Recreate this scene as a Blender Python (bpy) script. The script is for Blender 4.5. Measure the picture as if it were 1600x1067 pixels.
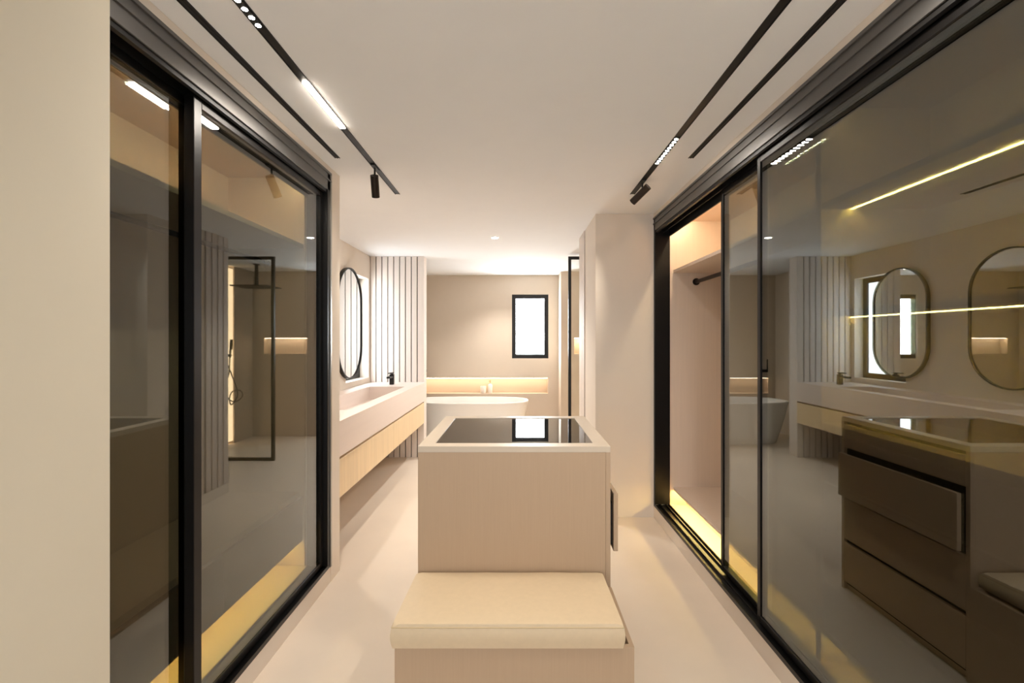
import bpy, bmesh, math, random
from mathutils import Vector, Matrix
random.seed(7)
for o in list(bpy.data.objects):
    bpy.data.objects.remove(o, do_unlink=True)
SC = bpy.context.scene
COL = SC.collection
PI = math.pi

# ------------------------------------------------------------------ camera
# metres; +y runs down the room, camera at eye height; 16 mm lens = 711 px focal length at 1600 px
CAM_Z = 1.52
cam = bpy.data.cameras.new('camera')
cam.lens = 16.0
cam.sensor_width = 36.0
cam.shift_x = -8.0 / 1600
cam.shift_y = -2.5 / 1600
cam.clip_start = 0.02
camo = bpy.data.objects.new('camera', cam)
camo.location = (0, 0, CAM_Z)
camo.rotation_euler = (PI / 2, 0, 0)
COL.objects.link(camo)
SC.camera = camo

# ------------------------------------------------------------------ world: overcast daylight, enters by the added bedroom window behind the camera
w = bpy.data.worlds.new('world')
SC.world = w
w.use_nodes = True
bg = w.node_tree.nodes['Background']
bg.inputs[0].default_value = (0.86, 0.93, 1.0, 1)
bg.inputs[1].default_value = 2.4

SC.view_settings.view_transform = 'Standard'
SC.view_settings.look = 'None'
SC.view_settings.gamma = 1.0
SC.view_settings.use_curve_mapping = False
SC.view_settings.exposure = 0.8

WIN_SIDE_E = 5.0   # side window pane, dimmer to keep the slats from overexposing
WIN_E = 19.0       # daylight behind the frosted bathroom windows
TRACK_W = 8.5     # ceiling track modules
SPOT_W = 25.0
LED_WARM = (1.0, 0.70, 0.40)
LED_YEL = (1.0, 0.77, 0.25)


# ------------------------------------------------------------------ materials
def srgb(r, g, b):
    f = lambda c: (c / 255) / 12.92 if c / 255 <= 0.04045 else ((c / 255 + 0.055) / 1.055) ** 2.4
    return (f(r), f(g), f(b), 1)


def newmat(name):
    m = bpy.data.materials.new(name)
    m.use_nodes = True
    nt = m.node_tree
    return m, nt, nt.nodes['Principled BSDF']


def mat(name, col, rough=0.5, metal=0.0, var=0.06, scale=(6, 6, 6), bump=0.0, spec=0.5, detail=4.0):
    m, nt, p = newmat(name)
    p.inputs['Roughness'].default_value = rough
    p.inputs['Metallic'].default_value = metal
    p.inputs['Specular IOR Level'].default_value = spec
    tc = nt.nodes.new('ShaderNodeNewGeometry')
    mp = nt.nodes.new('ShaderNodeMapping')
    mp.inputs['Scale'].default_value = scale
    nz = nt.nodes.new('ShaderNodeTexNoise')
    nz.inputs['Scale'].default_value = 1.0
    nz.inputs['Detail'].default_value = detail
    nz.inputs['Roughness'].default_value = 0.6
    nt.links.new(tc.outputs['Position'], mp.inputs['Vector'])
    nt.links.new(mp.outputs[0], nz.inputs['Vector'])
    r = nt.nodes.new('ShaderNodeMapRange')
    r.inputs[1].default_value = 0.25
    r.inputs[2].default_value = 0.75
    mx = nt.nodes.new('ShaderNodeMix')
    mx.data_type = 'RGBA'
    c = col
    mx.inputs[6].default_value = (c[0] * (1 - var), c[1] * (1 - var), c[2] * (1 - var), 1)
    mx.inputs[7].default_value = (min(1, c[0] * (1 + var)), min(1, c[1] * (1 + var)), min(1, c[2] * (1 + var)), 1)
    nt.links.new(nz.outputs['Fac'], r.inputs[0])
    nt.links.new(r.outputs[0], mx.inputs[0])
    nt.links.new(mx.outputs[2], p.inputs['Base Color'])
    if bump:
        b = nt.nodes.new('ShaderNodeBump')
        b.inputs['Strength'].default_value = bump
        b.inputs['Distance'].default_value = 0.004
        nt.links.new(nz.outputs['Fac'], b.inputs['Height'])
        nt.links.new(b.outputs[0], p.inputs['Normal'])
    return m


def emat(name, col, strength, body=(0.8, 0.8, 0.8, 1)):
    m, nt, p = newmat(name)
    p.inputs['Base Color'].default_value = body
    p.inputs['Emission Color'].default_value = (col[0], col[1], col[2], 1)
    p.inputs['Emission Strength'].default_value = strength
    return m


def glassmat(name, tint, f0, fmax=1.0):
    """thin sheet: Schlick reflection over tinted see-through, the same from both sides"""
    m = bpy.data.materials.new(name)
    m.use_nodes = True
    nt = m.node_tree
    nt.nodes.clear()
    out = nt.nodes.new('ShaderNodeOutputMaterial')
    mix = nt.nodes.new('ShaderNodeMixShader')
    tr = nt.nodes.new('ShaderNodeBsdfTransparent')
    gl = nt.nodes.new('ShaderNodeBsdfGlossy')
    gl.inputs['Roughness'].default_value = 0.0
    gl.inputs['Color'].default_value = (0.90, 0.94, 0.97, 1)
    tr.inputs['Color'].default_value = tint
    lw = nt.nodes.new('ShaderNodeLayerWeight')
    pw = nt.nodes.new('ShaderNodeMath')
    pw.operation = 'POWER'
    pw.inputs[1].default_value = 5.0
    mr = nt.nodes.new('ShaderNodeMapRange')
    mr.inputs[3].default_value = f0
    mr.inputs[4].default_value = fmax
    nt.links.new(lw.outputs['Facing'], pw.inputs[0])
    nt.links.new(pw.outputs[0], mr.inputs[0])
    nt.links.new(mr.outputs[0], mix.inputs[0])
    nt.links.new(tr.outputs[0], mix.inputs[1])
    nt.links.new(gl.outputs[0], mix.inputs[2])
    nt.links.new(mix.outputs[0], out.inputs[0])
    return m


M = {}
M['floor'] = mat('microcement_floor', srgb(219, 203, 185), 0.42, var=0.05, scale=(1.6, 1.6, 1.6), detail=6)
M['ceiling'] = mat('ceiling_paint', srgb(236, 236, 236), 0.9, var=0.01)
M['paint'] = mat('wall_paint', srgb(222, 210, 196), 0.85, var=0.012, scale=(3, 3, 3))
M['paint_cream'] = mat('cream_wall_paint', srgb(214, 206, 188), 0.85, var=0.012, scale=(3, 3, 3))
M['cement'] = mat('microcement_wall', srgb(210, 195, 177), 0.7, var=0.045, scale=(1.3, 1.3, 1.3), detail=7)
M['slat'] = mat('slat_lacquer', srgb(222, 210, 200), 0.6, var=0.02, scale=(30, 30, 1))
M['slat_back'] = mat('slat_gap_backing', srgb(34, 28, 25), 0.9)
M['laminate'] = mat('linen_laminate', srgb(206, 184, 158), 0.55, var=0.05, scale=(90, 90, 2.2), bump=0.03)
M['island'] = mat('island_laminate', srgb(184, 157, 129), 0.5, var=0.03, scale=(220, 220, 5), bump=0.02)
M['trimlight'] = mat('island_top_lacquer', srgb(206, 190, 170), 0.4, var=0.015)
M['interior'] = mat('wardrobe_laminate', srgb(224, 204, 186), 0.55, var=0.03, scale=(70, 70, 2))
M['drawer_int'] = mat('wardrobe_drawer_front_shaded', srgb(120, 106, 93), 0.5, var=0.04, scale=(70, 70, 2))  # shade put into the colour: little light reaches these fronts
M['oak'] = mat('pale_oak', srgb(226, 200, 160), 0.5, var=0.09, scale=(34, 34, 1.3), bump=0.05)
M['stone'] = mat('solid_surface', srgb(224, 208, 198), 0.45, var=0.03, scale=(1.2, 0.6, 22))
M['black'] = mat('black_anodised', srgb(26, 24, 23), 0.35, metal=0.6, var=0.05)
M['blackmatt'] = mat('black_matt_metal', srgb(20, 18, 17), 0.45, metal=0.2, var=0.05)
M['track'] = mat('graphite_track', srgb(108, 106, 104), 0.42, metal=0.7, var=0.04)
M['bronze'] = mat('dark_bronze_metal', srgb(56, 46, 40), 0.4, metal=0.6, var=0.05)
M['steel'] = mat('steel_edge', srgb(150, 145, 138), 0.3, metal=0.9, var=0.03)
M['leather'] = mat('cream_leather', srgb(214, 192, 160), 0.42, var=0.03, scale=(40, 40, 40), bump=0.03)
M['leather_seam'] = mat('cream_leather_seam', srgb(200, 176, 138), 0.6, var=0.03)
M['ceramic'] = mat('white_acrylic', srgb(238, 234, 228), 0.22, var=0.008)
M['white'] = mat('white_gloss', srgb(240, 236, 230), 0.35, var=0.01)
M['pumpgold'] = mat('brass_pump', srgb(170, 140, 96), 0.35, metal=0.7, var=0.03)
M['blackglass'] = mat('black_display_glass', srgb(22, 20, 19), 0.015, var=0.02, spec=1.0)
M['dark'] = mat('dark_cavity', srgb(40, 34, 30), 0.8)
M['smoked'] = glassmat('smoked_glass', (0.50, 0.512, 0.455, 1), 0.125)
M['clear'] = glassmat('clear_glass', (0.95, 0.96, 0.95, 1), 0.03)
mm, nt_, p_ = newmat('mirror_silver')
p_.inputs['Base Color'].default_value = (0.86, 0.87, 0.86, 1)
p_.inputs['Metallic'].default_value = 1.0
p_.inputs['Roughness'].default_value = 0.0
M['mirror'] = mm
M['daylight'] = emat('frosted_daylight_pane', (0.90, 0.96, 1.0), WIN_E)
M['daylight_side'] = emat('frosted_side_pane', (0.84, 0.93, 1.0), WIN_SIDE_E)
M['led_niche'] = emat('niche_led', (1.0, 0.72, 0.47), 11)
M['led_shower_niche'] = emat('shower_niche_led', (1.0, 0.72, 0.47), 24)
M['led_shower'] = emat('shower_led', (1.0, 0.68, 0.38), 4)
M['led_wardrobe'] = emat('wardrobe_led', LED_YEL, 26)
M['led_shelf'] = emat('shelf_led', LED_YEL, 110)
M['led_top'] = emat('wardrobe_top_led', (1.0, 0.81, 0.54), 62)
M['led_track'] = emat('track_led', (1.0, 0.90, 0.76), 25)
M['led_dot'] = emat('track_led_lens', (1.0, 0.92, 0.82), 300)
M['led_dot_dim'] = emat('track_led_lens_dimmed', (1.0, 0.92, 0.82), 60)
M['spot_lens'] = emat('spot_lens', (1.0, 0.9, 0.78), 1.5)
M['downlight'] = emat('downlight_lamp', (1.0, 0.93, 0.84), 25)


# ------------------------------------------------------------------ mesh helpers (all coordinates are world metres)
WL = {}


def link(name, bm, m, parent=None, smooth=False, kind=None):
    """one mesh object whose origin is at the foot of its own box"""
    if bm.faces:
        bmesh.ops.recalc_face_normals(bm, faces=bm.faces)
    xs = [v.co for v in bm.verts]
    lo = Vector([min(c[i] for c in xs) for i in range(3)])
    hi = Vector([max(c[i] for c in xs) for i in range(3)])
    org = Vector(((lo.x + hi.x) / 2, (lo.y + hi.y) / 2, lo.z))
    bmesh.ops.translate(bm, verts=bm.verts, vec=-org)
    me = bpy.data.meshes.new(name)
    bm.to_mesh(me)
    bm.free()
    me.materials.append(m)
    if smooth:
        for p in me.polygons:
            p.use_smooth = True
        try:
            me.set_sharp_from_angle(angle=math.radians(40))
        except Exception:
            pass
    o = bpy.data.objects.new(name, me)
    COL.objects.link(o)
    WL[o.name] = org
    if parent is not None:
        o.parent = parent
        o.location = org - WL[parent.name]
    else:
        o.location = org
    if kind:
        o['kind'] = kind
    return o


def tag(o, label, cat, group=None):
    o['label'] = label
    o['category'] = cat
    if group:
        o['group'] = group
    return o


def thing(name, loc, label, cat, group=None):
    o = bpy.data.objects.new(name, None)
    o.empty_display_size = 0.1
    o.location = loc
    COL.objects.link(o)
    WL[o.name] = Vector(loc)
    return tag(o, label, cat, group)


def bx(bm, x0, x1, y0, y1, z0, z1, bev=0.0, seg=1):
    x0, x1 = min(x0, x1), max(x0, x1)
    y0, y1 = min(y0, y1), max(y0, y1)
    z0, z1 = min(z0, z1), max(z0, z1)
    vs = [bm.verts.new(c) for c in ((x0, y0, z0), (x1, y0, z0), (x1, y1, z0), (x0, y1, z0),
                                    (x0, y0, z1), (x1, y0, z1), (x1, y1, z1), (x0, y1, z1))]
    fs = [bm.faces.new([vs[i] for i in q]) for q in ((3, 2, 1, 0), (4, 5, 6, 7), (0, 1, 5, 4), (1, 2, 6, 5), (2, 3, 7, 6), (3, 0, 4, 7))]
    if bev > 0:
        es = list({e for f in fs for e in f.edges})
        bmesh.ops.bevel(bm, geom=es, offset=bev, segments=seg, affect='EDGES', profile=0.5)
    return fs


def box(name, x0, x1, y0, y1, z0, z1, m, parent=None, bev=0.0, kind=None, seg=1):
    bm = bmesh.new()
    bx(bm, x0, x1, y0, y1, z0, z1, bev, seg)
    return link(name, bm, m, parent, kind=kind)


def boxes(name, lst, m, parent=None, bev=0.0, kind=None):
    bm = bmesh.new()
    for b in lst:
        bx(bm, *b, bev)
    return link(name, bm, m, parent, kind=kind)


def cyl(bm, a, b, r, n=24, r2=None):
    a, b = Vector(a), Vector(b)
    r2 = r if r2 is None else r2
    d = (b - a).normalized()
    u = d.orthogonal().normalized()
    v = d.cross(u)
    A, B = [], []
    for i in range(n):
        t = 2 * PI * i / n
        k = u * math.cos(t) + v * math.sin(t)
        A.append(bm.verts.new(a + k * r))
        B.append(bm.verts.new(b + k * r2))
    for i in range(n):
        j = (i + 1) % n
        bm.faces.new((A[i], A[j], B[j], B[i]))
    bm.faces.new(A[::-1])
    bm.faces.new(B)


def tube(bm, pts, r, n=10, closed=False):
    pts = [Vector(p) for p in pts]
    rings = []
    N = len(pts)
    up = None
    for i, p in enumerate(pts):
        if closed:
            d = (pts[(i + 1) % N] - pts[i - 1]).normalized()
        else:
            d = (pts[min(i + 1, N - 1)] - pts[max(i - 1, 0)]).normalized()
        if up is None:
            up = d.orthogonal().normalized()
        up = (up - d * up.dot(d)).normalized()
        v = d.cross(up)
        rings.append([bm.verts.new(p + (up * math.cos(2 * PI * k / n) + v * math.sin(2 * PI * k / n)) * r) for k in range(n)])
    for i in range(N if closed else N - 1):
        a, b = rings[i], rings[(i + 1) % N]
        for k in range(n):
            bm.faces.new((a[k], a[(k + 1) % n], b[(k + 1) % n], b[k]))
    if not closed:
        bm.faces.new(rings[0][::-1])
        bm.faces.new(rings[-1])


def lathe(bm, c, prof, n=32):
    """prof: list of (radius, z) about the vertical axis through c"""
    rings = []
    for r, z in prof:
        rings.append([bm.verts.new((c[0] + r * math.cos(2 * PI * k / n), c[1] + r * math.sin(2 * PI * k / n), c[2] + z)) for k in range(n)])
    for a, b in zip(rings, rings[1:]):
        for k in range(n):
            bm.faces.new((a[k], a[(k + 1) % n], b[(k + 1) % n], b[k]))
    bm.faces.new(rings[0][::-1])
    bm.faces.new(rings[-1])


def spline(pts, n=8):
    """Catmull-Rom through pts"""
    P = [Vector(p) for p in pts]
    P = [P[0] * 2 - P[1]] + P + [P[-1] * 2 - P[-2]]
    out = []
    for i in range(1, len(P) - 2):
        for k in range(n):
            t = k / n
            a, b, c, d = P[i - 1], P[i], P[i + 1], P[i + 2]
            out.append(0.5 * ((2 * b) + (c - a) * t + (2 * a - 5 * b + 4 * c - d) * t * t + (3 * b - a - 3 * c + d) * t ** 3))
    out.append(P[-2])
    return out


def wall_y(name, x0, x1, y0, y1, z0, z1, hole, m, kind='structure'):
    """wall facing along y (x-z slab) with a rectangular hole (hx0,hx1,hz0,hz1)"""
    a, b, c, d = hole
    return boxes(name, [(x0, a, y0, y1, z0, z1), (b, x1, y0, y1, z0, z1), (a, b, y0, y1, z0, c), (a, b, y0, y1, d, z1)], m, kind=kind)


H = 2.60
# ------------------------------------------------------------------ setting: shell
S = 'structure'
box('floor', -3.0, 3.0, -3.4, 8.0, -0.12, 0.0, M['floor'], kind=S)
box('ceiling', -3.0, 3.0, -3.4, 8.0, H, H + 0.12, M['ceiling'], kind=S)

# invented bedroom behind the camera; its wide window is added to admit daylight
box('wall_bedroom_left', -3.0, -2.9, -3.3, 0.7, 0, H, M['paint'], kind=S)
box('wall_bedroom_right', 2.9, 3.0, -3.3, -0.3, 0, H, M['paint'], kind=S)
wall_y('wall_bedroom_rear', -3.0, 3.0, -3.4, -3.3, 0, H, (-1.9, 1.9, 0.25, 2.35), M['paint'])
boxes('window_added', [(-1.9, -1.84, -3.39, -3.33, 0.25, 2.35), (1.84, 1.9, -3.39, -3.33, 0.25, 2.35), (-1.84, 1.84, -3.39, -3.33, 0.25, 0.31),
                   (-1.84, 1.84, -3.39, -3.33, 2.29, 2.35), (-0.03, 0.03, -3.39, -3.33, 0.31, 2.29)], M['blackmatt'], kind=S)
# walls flanking the opening to the dressing room
box('wall_entry_left', -3.0, -1.15, 0.7, 1.285, 0, H, M['paint_cream'], kind=S)
box('wall_entry_right', 1.19, 3.0, -0.3, 1.01, 0, H, M['paint_cream'], kind=S)
# outer walls behind the wardrobes
box('wall_left', -2.0, -1.83, 1.285, 3.0, 0, H, M['paint'], kind=S)
box('wall_right', 1.83, 2.0, 1.01, 3.9, 0, H, M['paint'], kind=S)
# end return of the left wardrobe, plaster strips above the door frames, plinths below
box('wall_return', -1.83, -1.17, 2.86, 3.0, 0, H, M['paint'], kind=S)
box('trim_1', -1.83, -1.17, 1.285, 2.86, 2.563, H, M['paint'], kind=S)
box('trim_2', 1.17, 1.83, 1.01, 3.9, 2.563, H, M['paint'], kind=S)
box('baseboard_left', -1.83, -1.172, 1.285, 2.86, 0, 0.098, M['paint'], kind=S)
box('baseboard_right', 1.172, 1.83, 1.01, 3.9, 0, 0.098, M['paint'], kind=S)

# vanity wall with its window recess
VW = -1.90
W2 = (5.05, 5.82, 1.04, 2.30)
boxes('wall_vanity', [(VW - 0.3, VW, 3.0, W2[0], 0, H), (VW - 0.3, VW, W2[1], 7.6, 0, H), (VW - 0.3, VW, W2[0], W2[1], 0, W2[2]), (VW - 0.3, VW, W2[0], W2[1], W2[3], H)],
      M['paint'], kind=S)
wx = VW - 0.11
fr = boxes('window_2', [(wx - 0.06, wx, W2[0], W2[0] + 0.065, W2[2], W2[3]), (wx - 0.06, wx, W2[1] - 0.065, W2[1], W2[2], W2[3]),
                        (wx - 0.06, wx, W2[0] + 0.065, W2[1] - 0.065, W2[2], W2[2] + 0.065), (wx - 0.06, wx, W2[0] + 0.065, W2[1] - 0.065, W2[3] - 0.065, W2[3])],
           M['blackmatt'], kind=S)
box('pane', wx - 0.04, wx - 0.025, W2[0] + 0.065, W2[1] - 0.065, W2[2] + 0.065, W2[3] - 0.065, M['daylight_side'], fr)

# back wall with window and long lit niche
BY = 7.60
NZ0, NZ1 = 0.625, 0.885
WB = (-0.086, 0.524, 1.21, 2.28)
NX0, NX1 = -1.78, 0.515
boxes('wall_back', [(-2.2, NX0, BY, BY + 0.25, 0, H), (NX1, 0.72, BY, BY + 0.25, 0, WB[2]), (WB[1], 0.72, BY, BY + 0.25, WB[2], H),
                    (NX0, NX1, BY, BY + 0.25, 0, NZ0), (NX0, NX1, BY + 0.13, BY + 0.25, NZ0, NZ1), (NX0, NX1, BY, BY + 0.25, NZ1, WB[2]),
                    (NX0, WB[0], BY, BY + 0.25, WB[2], H), (WB[0], WB[1], BY, BY + 0.25, WB[3], H)], M['cement'], kind=S)
fy = BY + 0.03
fw = 0.068
fr = boxes('window_1', [(WB[0], WB[0] + fw, fy, fy + 0.06, WB[2], WB[3]), (WB[1] - fw, WB[1], fy, fy + 0.06, WB[2], WB[3]),
                        (WB[0] + fw, WB[1] - fw, fy, fy + 0.06, WB[2], WB[2] + fw), (WB[0] + fw, WB[1] - fw, fy, fy + 0.06, WB[3] - fw, WB[3])], M['blackmatt'], kind=S)
box('pane', WB[0] + fw, WB[1] - fw, fy + 0.025, fy + 0.04, WB[2] + fw, WB[3] - fw, M['daylight'], fr)

# shower: back wall with niche, side wall with a lit vertical slot
SY = 7.18
SN = (0.90, 1.58, 1.30, 1.55)
boxes('wall_shower_back', [(0.69, SN[0], SY, BY + 0.2, 0, H), (SN[1], 2.0, SY, BY + 0.2, 0, H), (SN[0], SN[1], SY, BY + 0.2, 0, SN[2]), (SN[0], SN[1], SY, BY + 0.2, SN[3], H),
                           (SN[0], SN[1], SY + 0.11, BY + 0.2, SN[2], SN[3])], M['cement'], kind=S)
SX = 1.76
LY = (6.57, 6.71)
boxes('wall_shower_right', [(SX, 2.0, 4.86, LY[0], 0, H), (SX, 2.0, LY[1], SY, 0, H), (SX + 0.06, 2.0, LY[0], LY[1], 0, H)], M['cement'], kind=S)

# pillar between wardrobe and shower, its flank partly slatted
box('wall_pillar', 0.70, 2.0, 3.90, 4.86, 0, H, M['paint'], kind=S)
pl = box('wall_pillar_cladding', 0.682, 0.70, 4.50, 4.862, 0, H, M['slat_back'], kind=S)
for i in range(4):
    y0 = 4.502 + i * 0.09
    box('slat', 0.662, 0.682, y0, y0 + 0.075, 0.0, H, M['slat'], pl, bev=0.003)
box('wall_pillar_panel', 0.672, 0.70, 3.90, 4.49, 0, H, M['paint'], kind=S)

# slatted stub wall between vanity and bath
SWY = 5.88
sw = box('wall_slatted', VW, -1.215, SWY + 0.03, SWY + 0.17, 0, H, M['slat_back'], kind=S)
nsl = 9
pw = (abs(VW) - 1.215) / nsl
sbm = None
for i in range(nsl):
    x0 = VW + i * pw
    box('slat', x0 + 0.006, x0 + pw - (0.006 if i < nsl - 1 else 0), SWY, SWY + 0.03, 0, H, M['slat'], sw, bev=0.002)
box('end_cap', -1.215, -1.205, SWY, SWY + 0.17, 0, H, M['slat'], sw)

# ------------------------------------------------------------------ wardrobes
FZ = 0.10      # wardrobe floor
DT, DB = 2.43, 0.125   # door panel top / bottom


def sliding_door(parent, name, sx, plane, y0, y1, stile0, stile1, label=None):
    """frame (stiles and rails) with its smoked pane; plane = |x| of the outer face, sx = side sign"""
    t = 0.038
    a, b = sx * plane, sx * (plane + t)
    bm = bmesh.new()
    bx(bm, a, b, y0, y0 + stile0, DB, DT, 0.002)
    bx(bm, a, b, y1 - stile1, y1, DB, DT, 0.002)
    bx(bm, a, b, y0 + stile0, y1 - stile1, DT - 0.032, DT, 0.002)
    bx(bm, a, b, y0 + stile0, y1 - stile1, DB, DB + 0.032, 0.002)
    d = link(name, bm, M['black'], parent)
    if label:
        d['label'] = label
    box('glass_pane', sx * (plane + 0.006), sx * (plane + 0.013), y0 + stile0 - 0.006, y1 - stile1 + 0.006, DB + 0.026, DT - 0.026, M['smoked'], d)
    return d


def door_frame(parent, sx, y0, y1):
    """black head and sill tracks with ridges, and the jambs"""
    bm = bmesh.new()
    # head: cover profile and inner guides
    bx(bm, sx * 1.17, sx * 1.178, y0, y1, 2.45, 2.562, 0.001)
    bx(bm, sx * 1.178, sx * 1.30, y0, y1, 2.552, 2.562)
    bx(bm, sx * 1.162, sx * 1.17, y0, y1, 2.505, 2.513)
    bx(bm, sx * 1.162, sx * 1.17, y0, y1, 2.548, 2.562)
    o1 = link('head_track', bm, M['track'], parent)
    boxes('head_guide', [(sx * 1.178, sx * 1.196, y0, y1, 2.432, 2.552), (sx * 1.243, sx * 1.248, y0, y1, 2.432, 2.552), (sx * 1.292, sx * 1.30, y0, y1, 2.40, 2.552)], M['blackmatt'], o1)
    bm = bmesh.new()
    bx(bm, sx * 1.17, sx * 1.30, y0, y1, FZ, FZ + 0.008)
    for x in (1.17, 1.215, 1.265, 1.294):
        bx(bm, sx * x, sx * (x + 0.006), y0, y1, FZ + 0.008, FZ + 0.022)
    link('sill_track', bm, M['black'], parent)


def led(name, x0, x1, y0, y1, z0, z1, m, parent):
    o = box(name, x0, x1, y0, y1, z0, z1, m, parent)
    return o


# --- left wardrobe
L = thing('wardrobe', (-1.5, 2.05, 0.098), 'black framed wardrobe closed by smoked sliding doors beside the plain cream wall', 'wardrobe', 'glass fronted wardrobes')
ly0, ly1 = 1.29, 2.855
door_frame(L, -1, ly0, ly1)
boxes('jamb', [(-1.30, -1.17, ly1 - 0.045, ly1, FZ + 0.022, 2.562)], M['black'], L, bev=0.002)
box('jamb_strip', -1.182, -1.164, ly1 - 0.012, ly1 + 0.006, FZ, 2.562, M['steel'], L)
sliding_door(L, 'sliding_door', -1, 1.20, 1.69, ly1 - 0.046, 0.042, 0.03)
sliding_door(L, 'sliding_door', -1, 1.242, ly0 + 0.002, 1.75, 0.03, 0.032)
box('back_panel', -1.82, -1.80, ly0, ly1, FZ, 2.55, M['interior'], L)
box('side_panel', -1.80, -1.325, ly1 - 0.02, ly1, FZ, 2.55, M['interior'], L)
box('side_panel', -1.80, -1.325, ly0, ly0 + 0.02, FZ, 2.55, M['interior'], L)
box('top_panel', -1.80, -1.305, ly0, ly1, 2.53, 2.55, M['interior'], L)
box('floor_panel', -1.80, -1.301, ly0 + 0.02, ly1 - 0.02, FZ, FZ + 0.015, M['interior'], L)
box('shelf', -1.80, -1.33, ly0 + 0.02, ly1 - 0.02, 2.09, 2.115, M['interior'], L, bev=0.001)
box('kick_panel', -1.62, -1.60, ly0 + 0.02, ly1 - 0.02, FZ + 0.015, 0.27, M['interior'], L)
box('drawer_case', -1.79, -1.355, ly0 + 0.021, ly1 - 0.021, 0.27, 0.575, M['interior'], L)
ym = (ly0 + ly1) / 2
for a, b in ((ly0 + 0.022, ym - 0.002), (ym + 0.002, ly1 - 0.022)):
    box('drawer', -1.355, -1.335, a, b, 0.272, 0.545, M['drawer_int'], L, bev=0.0015)
box('light_strip', -1.42, -1.405, ly0 + 0.03, ly1 - 0.03, 0.264, 0.27, M['led_wardrobe'], L)
box('light_strip', -1.36, -1.35, ly0 + 0.03, ly1 - 0.03, 2.524, 2.53, M['led_top'], L)
bm = bmesh.new()
cyl(bm, (-1.55, ly0 + 0.02, 2.0), (-1.55, ly1 - 0.02, 2.0), 0.0125, 12)
link('hanging_rail', bm, M['bronze'], L, smooth=True)

# --- right wardrobe
R = thing('wardrobe', (1.5, 2.5, 0.098), 'black framed wardrobe with its sliding doors pushed open showing a hanging rail', 'wardrobe', 'glass fronted wardrobes')
ry0, ry1 = 1.015, 3.898
door_frame(R, 1, ry0, ry1)
box('jamb', 1.17, 1.30, ry1 - 0.03, ry1, FZ + 0.022, 2.562, M['black'], R, bev=0.002)
box('jamb', 1.17, 1.30, ry0, ry0 + 0.03, FZ + 0.022, 2.562, M['black'], R, bev=0.002)
sliding_door(R, 'sliding_door', 1, 1.20, ry0 + 0.031, 2.275, 0.03, 0.028)
sliding_door(R, 'sliding_door', 1, 1.242, ry0 + 0.031, 2.775, 0.03, 0.028)
box('back_panel', 1.80, 1.82, ry0, ry1, FZ, 2.55, M['interior'], R)
box('side_panel', 1.301, 1.80, ry1 - 0.02, ry1, FZ, 2.55, M['interior'], R)
box('side_panel', 1.325, 1.80, ry0, ry0 + 0.02, FZ, 2.55, M['interior'], R)
box('divider', 1.325, 1.80, 1.985, 2.02, FZ, 2.53, M['interior'], R)
box('top_panel', 1.305, 1.80, ry0 + 0.02, ry1 - 0.02, 2.53, 2.55, M['interior'], R)
box('floor_panel', 1.301, 1.80, ry0 + 0.02, ry1 - 0.02, FZ, FZ + 0.015, M['interior'], R)
for a, b in ((ry0 + 0.02, 1.985), (2.02, ry1 - 0.02)):
    box('shelf', 1.33, 1.80, a, b, 2.09, 2.115, M['interior'], R, bev=0.001)
    box('kick_panel', 1.44, 1.455, a, b, FZ + 0.015, 0.242, M['interior'], R)
    box('base_board', 1.33, 1.80, a, b, 0.242, 0.265, M['interior'], R, bev=0.001)
    box('light_strip', 1.36, 1.375, a + 0.01, b - 0.01, 0.236, 0.242, M['led_wardrobe'], R)
    box('light_strip', 1.35, 1.36, a + 0.01, b - 0.01, 2.524, 2.53, M['led_top'], R)
box('shelf', 1.33, 1.80, ry0 + 0.02, 1.985, 1.62, 1.645, M['interior'], R, bev=0.001)
box('light_strip', 1.450, 1.457, ry0 + 0.03, 1.98, 2.086, 2.09, M['led_shelf'], R)
box('light_strip', 1.450, 1.457, ry0 + 0.03, 1.98, 1.616, 1.62, M['led_shelf'], R)
box('drawer_case', 1.352, 1.80, ry0 + 0.021, 1.984, 0.266, 1.14, M['interior'], R)
for k in range(4):
    z0 = 0.272 + k * 0.216
    box('drawer', 1.332, 1.352, ry0 + 0.023, 1.982, z0, z0 + 0.20, M['drawer_int'], R, bev=0.0015)
box('case_top', 1.33, 1.80, ry0 + 0.021, 1.984, 1.14, 1.16, M['interior'], R)
bm = bmesh.new()
cyl(bm, (1.525, 2.02, 2.015), (1.525, ry1 - 0.02, 2.015), 0.016, 14)
cyl(bm, (1.525, ry1 - 0.028, 2.015), (1.525, ry1 - 0.02, 2.015), 0.03, 18)
cyl(bm, (1.525, 2.02, 2.015), (1.525, 2.028, 2.015), 0.03, 18)
link('hanging_rail', bm, M['bronze'], R, smooth=True)

# ------------------------------------------------------------------ island dresser, bench, cushion
IX0, IX1, IY0, IY1, IZ = -0.438, 0.412, 2.008, 2.805, 1.05
I = thing('dresser_island', ((IX0 + IX1) / 2, (IY0 + IY1) / 2, 0), 'beige dresser island with black glass top and one drawer left ajar', 'dresser')
box('body', IX0, IX1 - 0.02, IY0, IY1, 0.0, IZ - 0.026, M['island'], I, bev=0.002)
rw = 0.066
bm = bmesh.new()
for b in ((IX0, IX1, IY0, IY0 + rw), (IX0, IX1, IY1 - rw, IY1), (IX0, IX0 + rw, IY0 + rw, IY1 - rw), (IX1 - rw, IX1, IY0 + rw, IY1 - rw)):
    bx(bm, *b, IZ - 0.026, IZ)
link('top_frame', bm, M['trimlight'], I)
box('glass_top', IX0 + rw, IX1 - rw, IY0 + rw, IY1 - rw, IZ - 0.02, IZ - 0.003, M['blackglass'], I)
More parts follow.
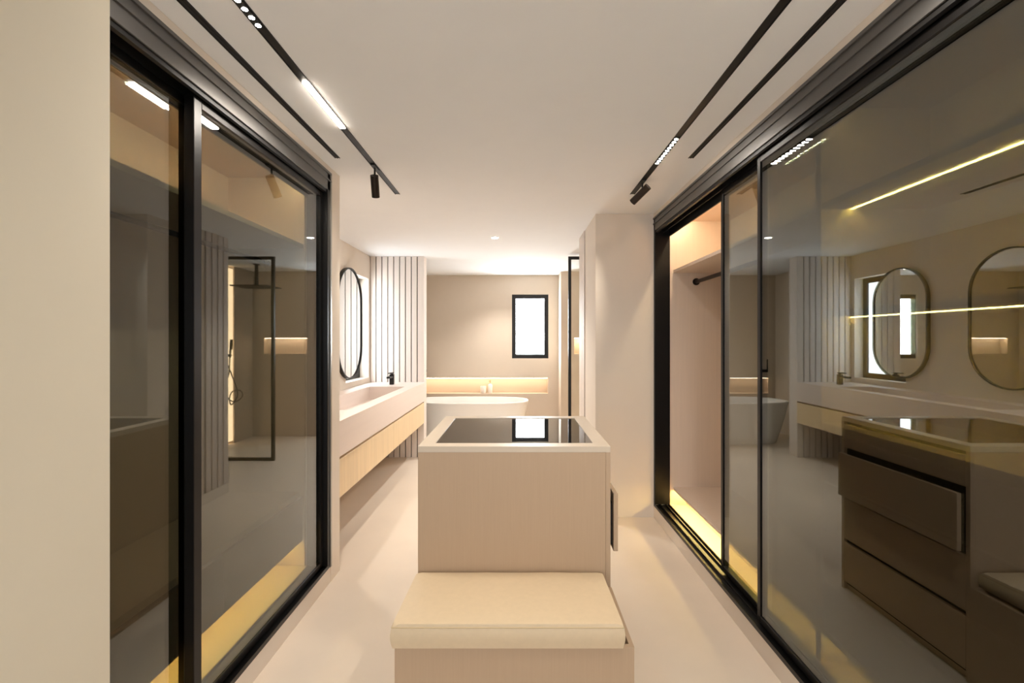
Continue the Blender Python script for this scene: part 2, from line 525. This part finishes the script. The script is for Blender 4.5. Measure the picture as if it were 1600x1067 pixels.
box('drawer_gap_shade', IX1 - 0.0205, IX1 - 0.0195, IY0 + 0.021, IY1 - 0.021, 0.03, IZ - 0.028, M['dark'], I)  # thin dark sheet added to paint the shade in the drawer gaps
box('front_post', IX1 - 0.02, IX1, IY0, IY0 + 0.02, 0.0, IZ - 0.026, M['island'], I)
box('rear_post', IX1 - 0.02, IX1, IY1 - 0.02, IY1, 0.0, IZ - 0.026, M['island'], I)
for k, (z0, z1) in enumerate(((0.05, 0.288), (0.31, 0.555), (0.577, 0.835), (0.865, 1.005))):
    out = 0.038 if k == 2 else 0.0
    d = box('drawer', IX1 - 0.02 + out, IX1 + out, IY0 + 0.022, IY1 - 0.022, z0, z1, M['island'], I, bev=0.0015)
    if out:
        box('drawer_box', IX1 - 0.02, IX1 - 0.02 + out, IY0 + 0.05, IY1 - 0.05, z0 + 0.02, z1 - 0.05, M['dark'], d)

BX0, BX1, BY0, BY1, BZ = -0.435, 0.416, 1.616, 2.006, 0.43
B = thing('bench', ((BX0 + BX1) / 2, (BY0 + BY1) / 2, 0), 'low beige box bench built against the front of the island', 'bench')
box('body', BX0, BX1, BY0, BY1, 0.0, BZ - 0.03, M['island'], B)
bm = bmesh.new()
t = 0.016
for b in ((BX0, BX1, BY0, BY0 + t), (BX0, BX1, BY1 - t, BY1), (BX0, BX0 + t, BY0 + t, BY1 - t), (BX1 - t, BX1, BY0 + t, BY1 - t)):
    bx(bm, *b, BZ - 0.03, BZ)
link('rim', bm, M['island'], B)
# cushion: puffed slab
CX0, CX1, CY0, CY1 = -0.440, 0.374, 1.606, 1.998
CZ0, CZ1 = 0.431, 0.512
bm = bmesh.new()
nx, ny = 36, 20
ex = 5.0


def cush(u, v, side):
    """u,v in -1..1"""
    ee = (1 - abs(u) ** 10) * (1 - abs(v) ** 8)
    wr = 0.0016 * math.sin(u * 9 + v * 4) * math.exp(-((u - 0.6) ** 2 + (v - 0.6) ** 2) * 3)
    x = (CX0 + CX1) / 2 + u * (CX1 - CX0) / 2
    y = (CY0 + CY1) / 2 + v * (CY1 - CY0) / 2
    if side > 0:
        return (x, y, CZ1 + 0.012 * ee * (1 - 0.6 * u * u) * (1 - 0.5 * v * v) + wr - 0.004 - 0.009 * v)
    return (x, y, CZ0)


top = [[bm.verts.new(cush(-1 + 2 * i / nx, -1 + 2 * j / ny, 1)) for j in range(ny + 1)] for i in range(nx + 1)]
bot = [[bm.verts.new(cush(-1 + 2 * i / nx, -1 + 2 * j / ny, -1)) for j in range(ny + 1)] for i in range(nx + 1)]
for i in range(nx):
    for j in range(ny):
        bm.faces.new((top[i][j], top[i + 1][j], top[i + 1][j + 1], top[i][j + 1]))
        bm.faces.new((bot[i][j], bot[i][j + 1], bot[i + 1][j + 1], bot[i + 1][j]))
ring = [(i, 0) for i in range(nx)] + [(nx, j) for j in range(ny)] + [(i, ny) for i in range(nx, 0, -1)] + [(0, j) for j in range(ny, 0, -1)]
cen = Vector(((CX0 + CX1) / 2, (CY0 + CY1) / 2, 0))
levels = 5
prev = [bot[i][j] for i, j in ring]
for l in range(1, levels):
    f = l / levels
    cur = []
    for i, j in ring:
        a, b = bot[i][j].co, top[i][j].co
        p = a.lerp(b, f)
        n = Vector(((i == nx) - (i == 0), (j == ny) - (j == 0), 0))
        cur.append(bm.verts.new(p + n * 0.007 * math.sin(PI * f)))
    for k in range(len(ring)):
        q = (k + 1) % len(ring)
        bm.faces.new((prev[k], prev[q], cur[q], cur[k]))
    prev = cur
tp = [top[i][j] for i, j in ring]
for k in range(len(ring)):
    q = (k + 1) % len(ring)
    bm.faces.new((prev[k], prev[q], tp[q], tp[k]))
pip = [v.co.copy() for v in tp]
sharp = [e for e in bm.edges if (e.verts[0] in tp and e.verts[1] in tp)]
bmesh.ops.bevel(bm, geom=sharp, offset=0.010, segments=4, affect='EDGES', profile=0.5)
cu = link('seat_cushion', bm, M['leather'], smooth=True)
tag(cu, 'cream leather seat cushion lying on the low box bench', 'cushion')
bm = bmesh.new()
pts = [p + Vector((0, 0, -0.011)) + Vector((math.copysign(0.0026, p.x - cen.x) if abs(abs(p.x - cen.x) - (CX1 - CX0) / 2) < 1e-4 else 0,
                                            math.copysign(0.0026, p.y - cen.y) if abs(abs(p.y - cen.y) - (CY1 - CY0) / 2) < 1e-4 else 0, 0)) for p in pip]
tube(bm, pts, 0.0022, 6, closed=True)
link('piping', bm, M['leather_seam'], cu, smooth=True)

# ------------------------------------------------------------------ vanity
VX0, VX1, VY0, VY1 = VW + 0.001, -1.19, 3.001, 5.878
VT, VB = 0.975, 0.735
V = thing('vanity_unit', ((VX0 + VX1) / 2, (VY0 + VY1) / 2, 0.45), 'floating vanity with deep pale stone trough basin over pale oak drawers', 'vanity')
tx0, tx1, ty0, ty1 = -1.72, -1.31, 3.55, 5.30
bm = bmesh.new()
bx(bm, VX0, tx0, VY0, VY1, VB, VT)
bx(bm, tx1, VX1, VY0, VY1, VB, VT)
bx(bm, tx0, tx1, VY0, ty0, VB, VT)
bx(bm, tx0, tx1, ty1, VY1, VB, VT)
bx(bm, tx0, tx1, ty0, ty1, VB, VB + 0.09)
link('basin_top', bm, M['stone'], V)
for y in (4.0, 4.85):
    bm = bmesh.new()
    cyl(bm, (-1.52, y, VB + 0.09), (-1.52, y, VB + 0.094), 0.032, 24)
    link('waste_cover', bm, M['blackmatt'], V)
box('carcass', VX0, -1.225, VY0, VY1, 0.452, VB, M['laminate'], V)
ymid = (VY0 + VY1) / 2
for a, b in ((VY0 + 0.003, ymid - 0.002), (ymid + 0.002, VY1 - 0.003)):
    box('drawer', -1.225, -1.20, a, b, 0.45, 0.712, M['oak'], V, bev=0.0015)


def tap(y, dy, label):
    T = thing('basin_tap', (-1.53, y, VT), label, 'tap', 'basin taps')
    bm = bmesh.new()
    bx(bm, -1.555, -1.505, y - 0.025, y + 0.025, VT, VT + 0.125, 0.003)
    link('body', bm, M['blackmatt'], T)
    box('spout', -1.550, -1.510, min(y + dy * 0.02, y + dy * 0.165), max(y + dy * 0.02, y + dy * 0.165), VT + 0.085, VT + 0.107, M['blackmatt'], T, bev=0.002)
    box('lever', -1.550, -1.510, min(y - dy * 0.02, y + dy * 0.09), max(y - dy * 0.02, y + dy * 0.09), VT + 0.137, VT + 0.149, M['blackmatt'], T, bev=0.002)
    bm = bmesh.new()
    cyl(bm, (-1.53, y, VT + 0.125), (-1.53, y, VT + 0.138), 0.016, 16)
    link('lever_neck', bm, M['blackmatt'], T)


tap(5.56, -1, 'black square basin tap on the vanity end beside the slatted wall')
tap(3.32, 1, 'black square basin tap on the vanity end beside the wardrobe return')


def pill(yc, zc, w_, h_, n=20):
    r = w_ / 2
    s = h_ / 2 - r
    out = []
    for i in range(n + 1):
        t = PI * i / n
        out.append((yc + r * math.cos(t), zc + s + r * math.sin(t)))
    for i in range(n + 1):
        t = PI + PI * i / n
        out.append((yc + r * math.cos(t), zc - s + r * math.sin(t)))
    return out


def wall_mirror(yc, label):
    Mi = thing('wall_mirror', (VW + 0.001, yc, 1.085), label, 'mirror', 'pill shaped vanity mirrors')
    zc, w_, h_ = 1.705, 0.73, 1.245
    po, pi_ = pill(yc, zc, w_, h_), pill(yc, zc, w_ - 0.028, h_ - 0.028)
    x0, x1 = VW + 0.001, VW + 0.04
    bm = bmesh.new()
    n = len(po)
    rows = [[bm.verts.new((x, p[0], p[1])) for p in P] for x, P in ((x0, po), (x1, po), (x1, pi_), (x0, pi_))]
    for r in range(4):
        a, b = rows[r], rows[(r + 1) % 4]
        for k in range(n):
            q = (k + 1) % n
            bm.faces.new((a[k], a[q], b[q], b[k]))
    bmesh.ops.remove_doubles(bm, verts=bm.verts, dist=1e-6)
    link('frame', bm, M['blackmatt'], Mi)
    bm = bmesh.new()
    pm = pill(yc, zc, w_ - 0.0285, h_ - 0.0285)
    A = [bm.verts.new((VW + 0.02, p[0], p[1])) for p in pm]
    Bv = [bm.verts.new((VW + 0.028, p[0], p[1])) for p in pm]
    bm.faces.new(A)
    bm.faces.new(Bv)
    for k in range(n):
        q = (k + 1) % n
        bm.faces.new((A[k], A[q], Bv[q], Bv[k]))
    bmesh.ops.remove_doubles(bm, verts=bm.verts, dist=1e-6)
    link('mirror_glass', bm, M['mirror'], Mi)


wall_mirror(5.11, 'pill shaped black framed wall mirror overlapping the vanity window')
wall_mirror(3.95, 'pill shaped black framed wall mirror on plain wall beside the wardrobe return')

# ------------------------------------------------------------------ bathtub
T = thing('bathtub', (-0.735, 6.90, 0), 'freestanding white oval bathtub below the lit wall niche', 'bathtub')
cx, cy = -0.735, 6.92
hl, hw = 0.905, 0.40


def oval(a, b, z, n=72):
    """stadium-like oval"""
    pts = []
    for k in range(n):
        t = 2 * PI * k / n
        c, s = math.cos(t), math.sin(t)
        e = 2 / 2.9
        pts.append((cx + a * math.copysign(abs(c) ** e, c), cy + b * math.copysign(abs(s) ** e, s), z))
    return pts


prof = [(0.80, 0.82, 0.0), (0.82, 0.84, 0.02), (0.885, 0.89, 0.2), (0.95, 0.95, 0.4), (0.99, 0.99, 0.57), (1.0, 1.0, 0.588), (1.0, 1.0, 0.604), (0.995, 0.99, 0.61),
        (0.968, 0.93, 0.61), (0.962, 0.92, 0.604), (0.93, 0.88, 0.45), (0.86, 0.80, 0.25), (0.78, 0.70, 0.15), (0.6, 0.5, 0.13)]
bm = bmesh.new()
rings = [[bm.verts.new(p) for p in oval(hl * a, hw * b, z)] for a, b, z in prof]
for a, b in zip(rings, rings[1:]):
    for k in range(len(a)):
        q = (k + 1) % len(a)
        bm.faces.new((a[k], a[q], b[q], b[k]))
bm.faces.new(rings[0][::-1])
bm.faces.new(rings[-1])
link('tub_shell', bm, M['ceramic'], T, smooth=True)
bm = bmesh.new()
cyl(bm, (cx, cy, 0.131), (cx, cy, 0.137), 0.035, 24)
link('waste_cover', bm, M['blackmatt'], T, smooth=True)

# wall mounted bath mixer with hand shower, at the tub's far corner behind the slatted wall
K = thing('bath_mixer', (-1.62, BY, 0.95), 'black bath mixer with hand shower on the wall behind the tub', 'tap')
bm = bmesh.new()
bx(bm, -1.74, -1.50, BY - 0.075, BY - 0.03, 0.985, 1.03, 0.004)
cyl(bm, (-1.69, BY - 0.04, 1.008), (-1.69, BY, 1.008), 0.022, 16)
cyl(bm, (-1.55, BY - 0.04, 1.008), (-1.55, BY, 1.008), 0.022, 16)
link('body', bm, M['blackmatt'], K)
box('spout', -1.545, -1.50, BY - 0.26, BY - 0.07, 0.988, 1.012, M['blackmatt'], K, bev=0.002)
bm = bmesh.new()
cyl(bm, (-1.72, BY - 0.085, 1.0), (-1.72, BY - 0.085, 1.2), 0.011, 14)
link('hand_shower', bm, M['blackmatt'], K, smooth=True)

# ------------------------------------------------------------------ niche light strips and bottles
tag(box('niche_light_strip', NX0 + 0.01, NX1 - 0.01, BY + 0.012, BY + 0.042, NZ1 - 0.008, NZ1 - 0.001, M['led_niche']),
    'warm light strip along the top of the long bath niche', 'light strip')
tag(box('niche_light_strip', SN[0] + 0.01, SN[1] - 0.01, SY + 0.012, SY + 0.042, SN[3] - 0.008, SN[3] - 0.001, M['led_shower_niche']),
    'warm light strip along the top of the small shower niche', 'light strip')
tag(box('shower_light_strip', SX + 0.012, SX + 0.0595, LY[0] + 0.01, LY[1] - 0.01, 0.04, H - 0.04, M['led_shower']),
    'tall vertical warm light strip set in the shower wall', 'light strip')

bc = (-0.57, BY + 0.055, NZ0)
bm = bmesh.new()
lathe(bm, bc, [(0.046, 0), (0.05, 0.006), (0.05, 0.112), (0.048, 0.118), (0.042, 0.118), (0.040, 0.11), (0.040, 0.02), (0.01, 0.018)], 32)
j = link('candle_jar', bm, M['white'], smooth=True)
tag(j, 'short wide white jar standing in the bath niche', 'jar')
bc = (-0.452, BY + 0.055, NZ0)
P = thing('soap_bottle', bc, 'tall white pump bottle standing in the bath niche beside the jar', 'bottle')
bm = bmesh.new()
lathe(bm, bc, [(0.034, 0), (0.037, 0.005), (0.037, 0.13), (0.030, 0.146), (0.014, 0.152), (0.014, 0.162), (0.005, 0.163)], 28)
link('bottle', bm, M['white'], P, smooth=True)
bm = bmesh.new()
cyl(bm, (bc[0], bc[1], bc[2] + 0.162), (bc[0], bc[1], bc[2] + 0.20), 0.005, 12)
cyl(bm, (bc[0], bc[1], bc[2] + 0.198), (bc[0], bc[1], bc[2] + 0.212), 0.014, 16)
cyl(bm, (bc[0], bc[1], bc[2] + 0.205), (bc[0] - 0.02, bc[1] - 0.035, bc[2] + 0.201), 0.005, 10)
link('pump', bm, M['pumpgold'], P, smooth=True)

# ------------------------------------------------------------------ shower screen and fittings
GY = 5.74
g0, g1 = 0.645, SX
G = thing('shower_screen', ((g0 + g1) / 2, GY, 0), 'clear glass shower screen in a thin black square frame', 'shower screen')
ft = 0.036
bm = bmesh.new()
bx(bm, g0, g0 + ft, GY - 0.018, GY + 0.018, 0.0, 2.57)
bx(bm, g1 - ft, g1, GY - 0.018, GY + 0.018, 0.0, 2.57)
bx(bm, g0 + ft, g1 - ft, GY - 0.018, GY + 0.018, 2.57 - ft, 2.57)
bx(bm, g0 + ft, g1 - ft, GY - 0.018, GY + 0.018, 0.0, ft)
link('frame', bm, M['blackmatt'], G)
box('glass_pane', g0 + ft - 0.005, g1 - ft + 0.005, GY - 0.004, GY + 0.004, ft - 0.005, 2.57 - ft + 0.005, M['clear'], G)

hx, hy = 1.31, 6.50
RH = thing('rain_shower', (hx, hy, 2.26), 'black square rain shower head hanging from the shower ceiling', 'shower head')
bm = bmesh.new()
cyl(bm, (hx, hy, 2.31), (hx, hy, H), 0.024, 18)
cyl(bm, (hx, hy, H - 0.012), (hx, hy, H), 0.045, 24)
link('ceiling_arm', bm, M['blackmatt'], RH, smooth=True)
bm = bmesh.new()
bx(bm, hx - 0.26, hx + 0.26, hy - 0.2, hy + 0.2, 2.27, 2.285, 0.003)
cyl(bm, (hx, hy, 2.285), (hx, hy, 2.315), 0.06, 24, 0.03)
link('head_plate', bm, M['blackmatt'], RH)

sy_, sz_ = 6.48, 1.30
HS = thing('hand_shower', (SX, sy_, sz_), 'black hand shower on wall bracket with a looped hose', 'hand shower')
bm = bmesh.new()
bx(bm, SX - 0.10, SX, sy_ - 0.016, sy_ + 0.016, sz_ - 0.016, sz_ + 0.016, 0.003)
cyl(bm, (SX - 0.004, sy_, sz_), (SX, sy_, sz_), 0.045, 24)
link('bracket', bm, M['blackmatt'], HS)
bm = bmesh.new()
cyl(bm, (SX - 0.085, sy_, sz_ - 0.03), (SX - 0.10, sy_, sz_ + 0.22), 0.013, 14)
cyl(bm, (SX - 0.100, sy_, sz_ + 0.08), (SX - 0.107, sy_, sz_ + 0.225), 0.018, 14)
link('handset', bm, M['blackmatt'], HS, smooth=True)
bm = bmesh.new()
hose = spline([(SX - 0.083, sy_, sz_ - 0.03), (SX - 0.07, sy_, sz_ - 0.25), (SX - 0.02, sy_, sz_ - 0.45), (SX - 0.06, sy_ + 0.01, sz_ - 0.62),
               (SX - 0.16, sy_ + 0.02, sz_ - 0.66), (SX - 0.25, sy_ + 0.02, sz_ - 0.58), (SX - 0.22, sy_ + 0.01, sz_ - 0.50), (SX - 0.12, sy_ - 0.01, sz_ - 0.52),
               (SX - 0.09, sy_ - 0.02, sz_ - 0.62), (SX - 0.12, sy_ - 0.02, sz_ - 0.70), (SX - 0.2, sy_ - 0.01, sz_ - 0.55), (SX - 0.13, sy_ - 0.02, sz_ - 0.3),
               (SX - 0.03, sy_ - 0.02, sz_ - 0.05)], 6)
tube(bm, hose, 0.008, 8)
link('hose', bm, M['blackmatt'], HS, smooth=True)


# ------------------------------------------------------------------ ceiling tracks, lamps, air slots
def area_lamp(name, loc, sx_, sy__, power, color, parent, spread=180):
    l = bpy.data.lights.new(name, 'AREA')
    l.shape = 'RECTANGLE'
    l.size, l.size_y = sx_, sy__
    l.energy = power
    l.color = color
    l.spread = math.radians(spread)
    o = bpy.data.objects.new(name, l)
    COL.objects.link(o)
    o.parent = parent
    o.location = Vector(loc) - WL[parent.name]
    return o


def track(xc, y0, y1, label, mods):
    t_ = thing('ceiling_track', (xc, (y0 + y1) / 2, H), label, 'track light', 'recessed ceiling tracks')
    w_ = 0.016
    bm = bmesh.new()
    bx(bm, xc - w_ - 0.002, xc - w_ + 0.002, y0, y1, H - 0.004, H)
    bx(bm, xc + w_ - 0.002, xc + w_ + 0.002, y0, y1, H - 0.004, H)
    bx(bm, xc - w_, xc + w_, y0, y1, H - 0.0015, H)
    link('channel', bm, M['blackmatt'], t_)
    for kind, a, b in mods:
        if kind == 'line':
            mo = box('led_module', xc - w_ + 0.003, xc + w_ - 0.003, a, b, H - 0.008, H - 0.002, M['led_track'], t_)
        else:
            mo = box('led_module', xc - w_ + 0.003, xc + w_ - 0.003, a, b, H - 0.006, H - 0.002, M['blackmatt'], t_)
            n = int(round((b - a) / 0.037))
            for k in range(n):
                y = a + (k + 0.5) * (b - a) / n
                bm = bmesh.new()
                cyl(bm, (xc, y, H - 0.006), (xc, y, H - 0.0064), 0.0095, 12)
                link('led_lens', bm, M['led_dot_dim' if a < 1.3 else 'led_dot'], mo)
        if kind == 'line':
            area_lamp('led_module_light', (xc, (a + b) / 2, H - 0.012), 0.02, b - a, TRACK_W * (b - a) / 0.38, (1.0, 0.92, 0.82), t_, 150)
    return t_


track(-0.885, -0.20, 3.37, 'recessed black ceiling track on the side of the vanity', [('dot', 1.19, 1.575), ('line', 1.90, 2.31)])
track(0.853, -0.20, 3.37, 'recessed black ceiling track on the side of the open wardrobe', [('dot', 2.42, 2.79), ('line', 0.95, 1.36)])


def slot(xc, label):
    s_ = thing('air_slot', (xc, 1.3, H), label, 'air vent', 'linear ceiling air slots')
    boxes('rim', [(xc - 0.015, xc - 0.012, -0.2, 2.70, H - 0.004, H), (xc + 0.012, xc + 0.015, -0.2, 2.70, H - 0.004, H)], M['blackmatt'], s_)
    box('blade', xc - 0.012, xc + 0.012, -0.2, 2.70, H - 0.0015, H, M['dark'], s_)
    box('divider', xc - 0.003, xc + 0.003, -0.2, 2.70, H - 0.004, H - 0.0015, M['blackmatt'], s_)


slot(-1.065, 'black linear air slot in the ceiling beside the closed wardrobe')
slot(1.03, 'black linear air slot in the ceiling beside the open wardrobe')


def spot(x, y, top, bot, r, label):
    s_ = thing('track_spotlight', (x, y, bot[2]), label, 'spotlight', 'cylinder track spotlights')
    top, bot = Vector(top), Vector(bot)
    mid = top.lerp(bot, 0.25)
    bm = bmesh.new()
    cyl(bm, top, bot, r, 32)
    link('cylinder', bm, M['bronze'], s_, smooth=True)
    bm = bmesh.new()
    cyl(bm, (x, y, H - 0.012), (x, y, top.z + 0.002), 0.006, 12)
    cyl(bm, (x, y, top.z + 0.002), mid, 0.006, 12)
    bx(bm, x - 0.0125, x + 0.0125, y - 0.05, y + 0.05, H - 0.012, H - 0.001)
    link('stem', bm, M['blackmatt'], s_)
    d = (bot - top).normalized()
    bm = bmesh.new()
    cyl(bm, bot, bot + d * 0.002, r * 0.75, 24)
    link('lens', bm, M['spot_lens'], s_)
    l = bpy.data.lights.new('spot_beam', 'SPOT')
    l.energy = SPOT_W
    l.color = (1.0, 0.90, 0.78)
    l.spot_size = math.radians(75)
    l.spot_blend = 0.8
    l.shadow_soft_size = 0.03
    o = bpy.data.objects.new('spot_beam', l)
    COL.objects.link(o)
    o.parent = s_
    o.location = bot + d * 0.02 - WL[s_.name]
    o.rotation_euler = d.to_track_quat('-Z', 'Y').to_euler()


spot(-0.885, 2.83, (-0.882, 2.81, 2.535), (-0.896, 2.885, 2.425), 0.0245, 'black cylinder spotlight pointing down from the track')
spot(0.853, 3.10, (0.885, 3.07, 2.555), (0.80, 3.16, 2.475), 0.0245, 'black cylinder spotlight tilted sideways on the track')


def downlight(x, y, label, power=65):
    d_ = thing('downlight', (x, y, H - 0.004), label, 'downlight', 'bathroom downlights')
    bm = bmesh.new()
    lathe(bm, (x, y, H - 0.004), [(0.034, 0.0), (0.046, 0.001), (0.046, 0.004), (0.034, 0.0035)], 28)
    link('ring', bm, M['white'], d_)
    bm = bmesh.new()
    cyl(bm, (x, y, H - 0.0055), (x, y, H - 0.004), 0.034, 24)
    link('lens', bm, M['downlight'], d_)
    l = bpy.data.lights.new('downlight_beam', 'SPOT')
    l.energy = power
    l.color = (1.0, 0.96, 0.91)
    l.spot_size = math.radians(110)
    l.spot_blend = 0.8
    l.shadow_soft_size = 0.035
    o = bpy.data.objects.new('downlight_beam', l)
    COL.objects.link(o)
    o.parent = d_
    o.location = (0, 0, -0.012)


downlight(-0.235, 4.80, 'small round downlight in the ceiling between vanity and pillar')
downlight(-0.26, 6.90, 'small round downlight in the ceiling above the bathtub')
downlight(-1.52, 3.35, 'added small round downlight out of view over the vanity by the wardrobe return', 30)  # invented lamp out of view, added for more bathroom light
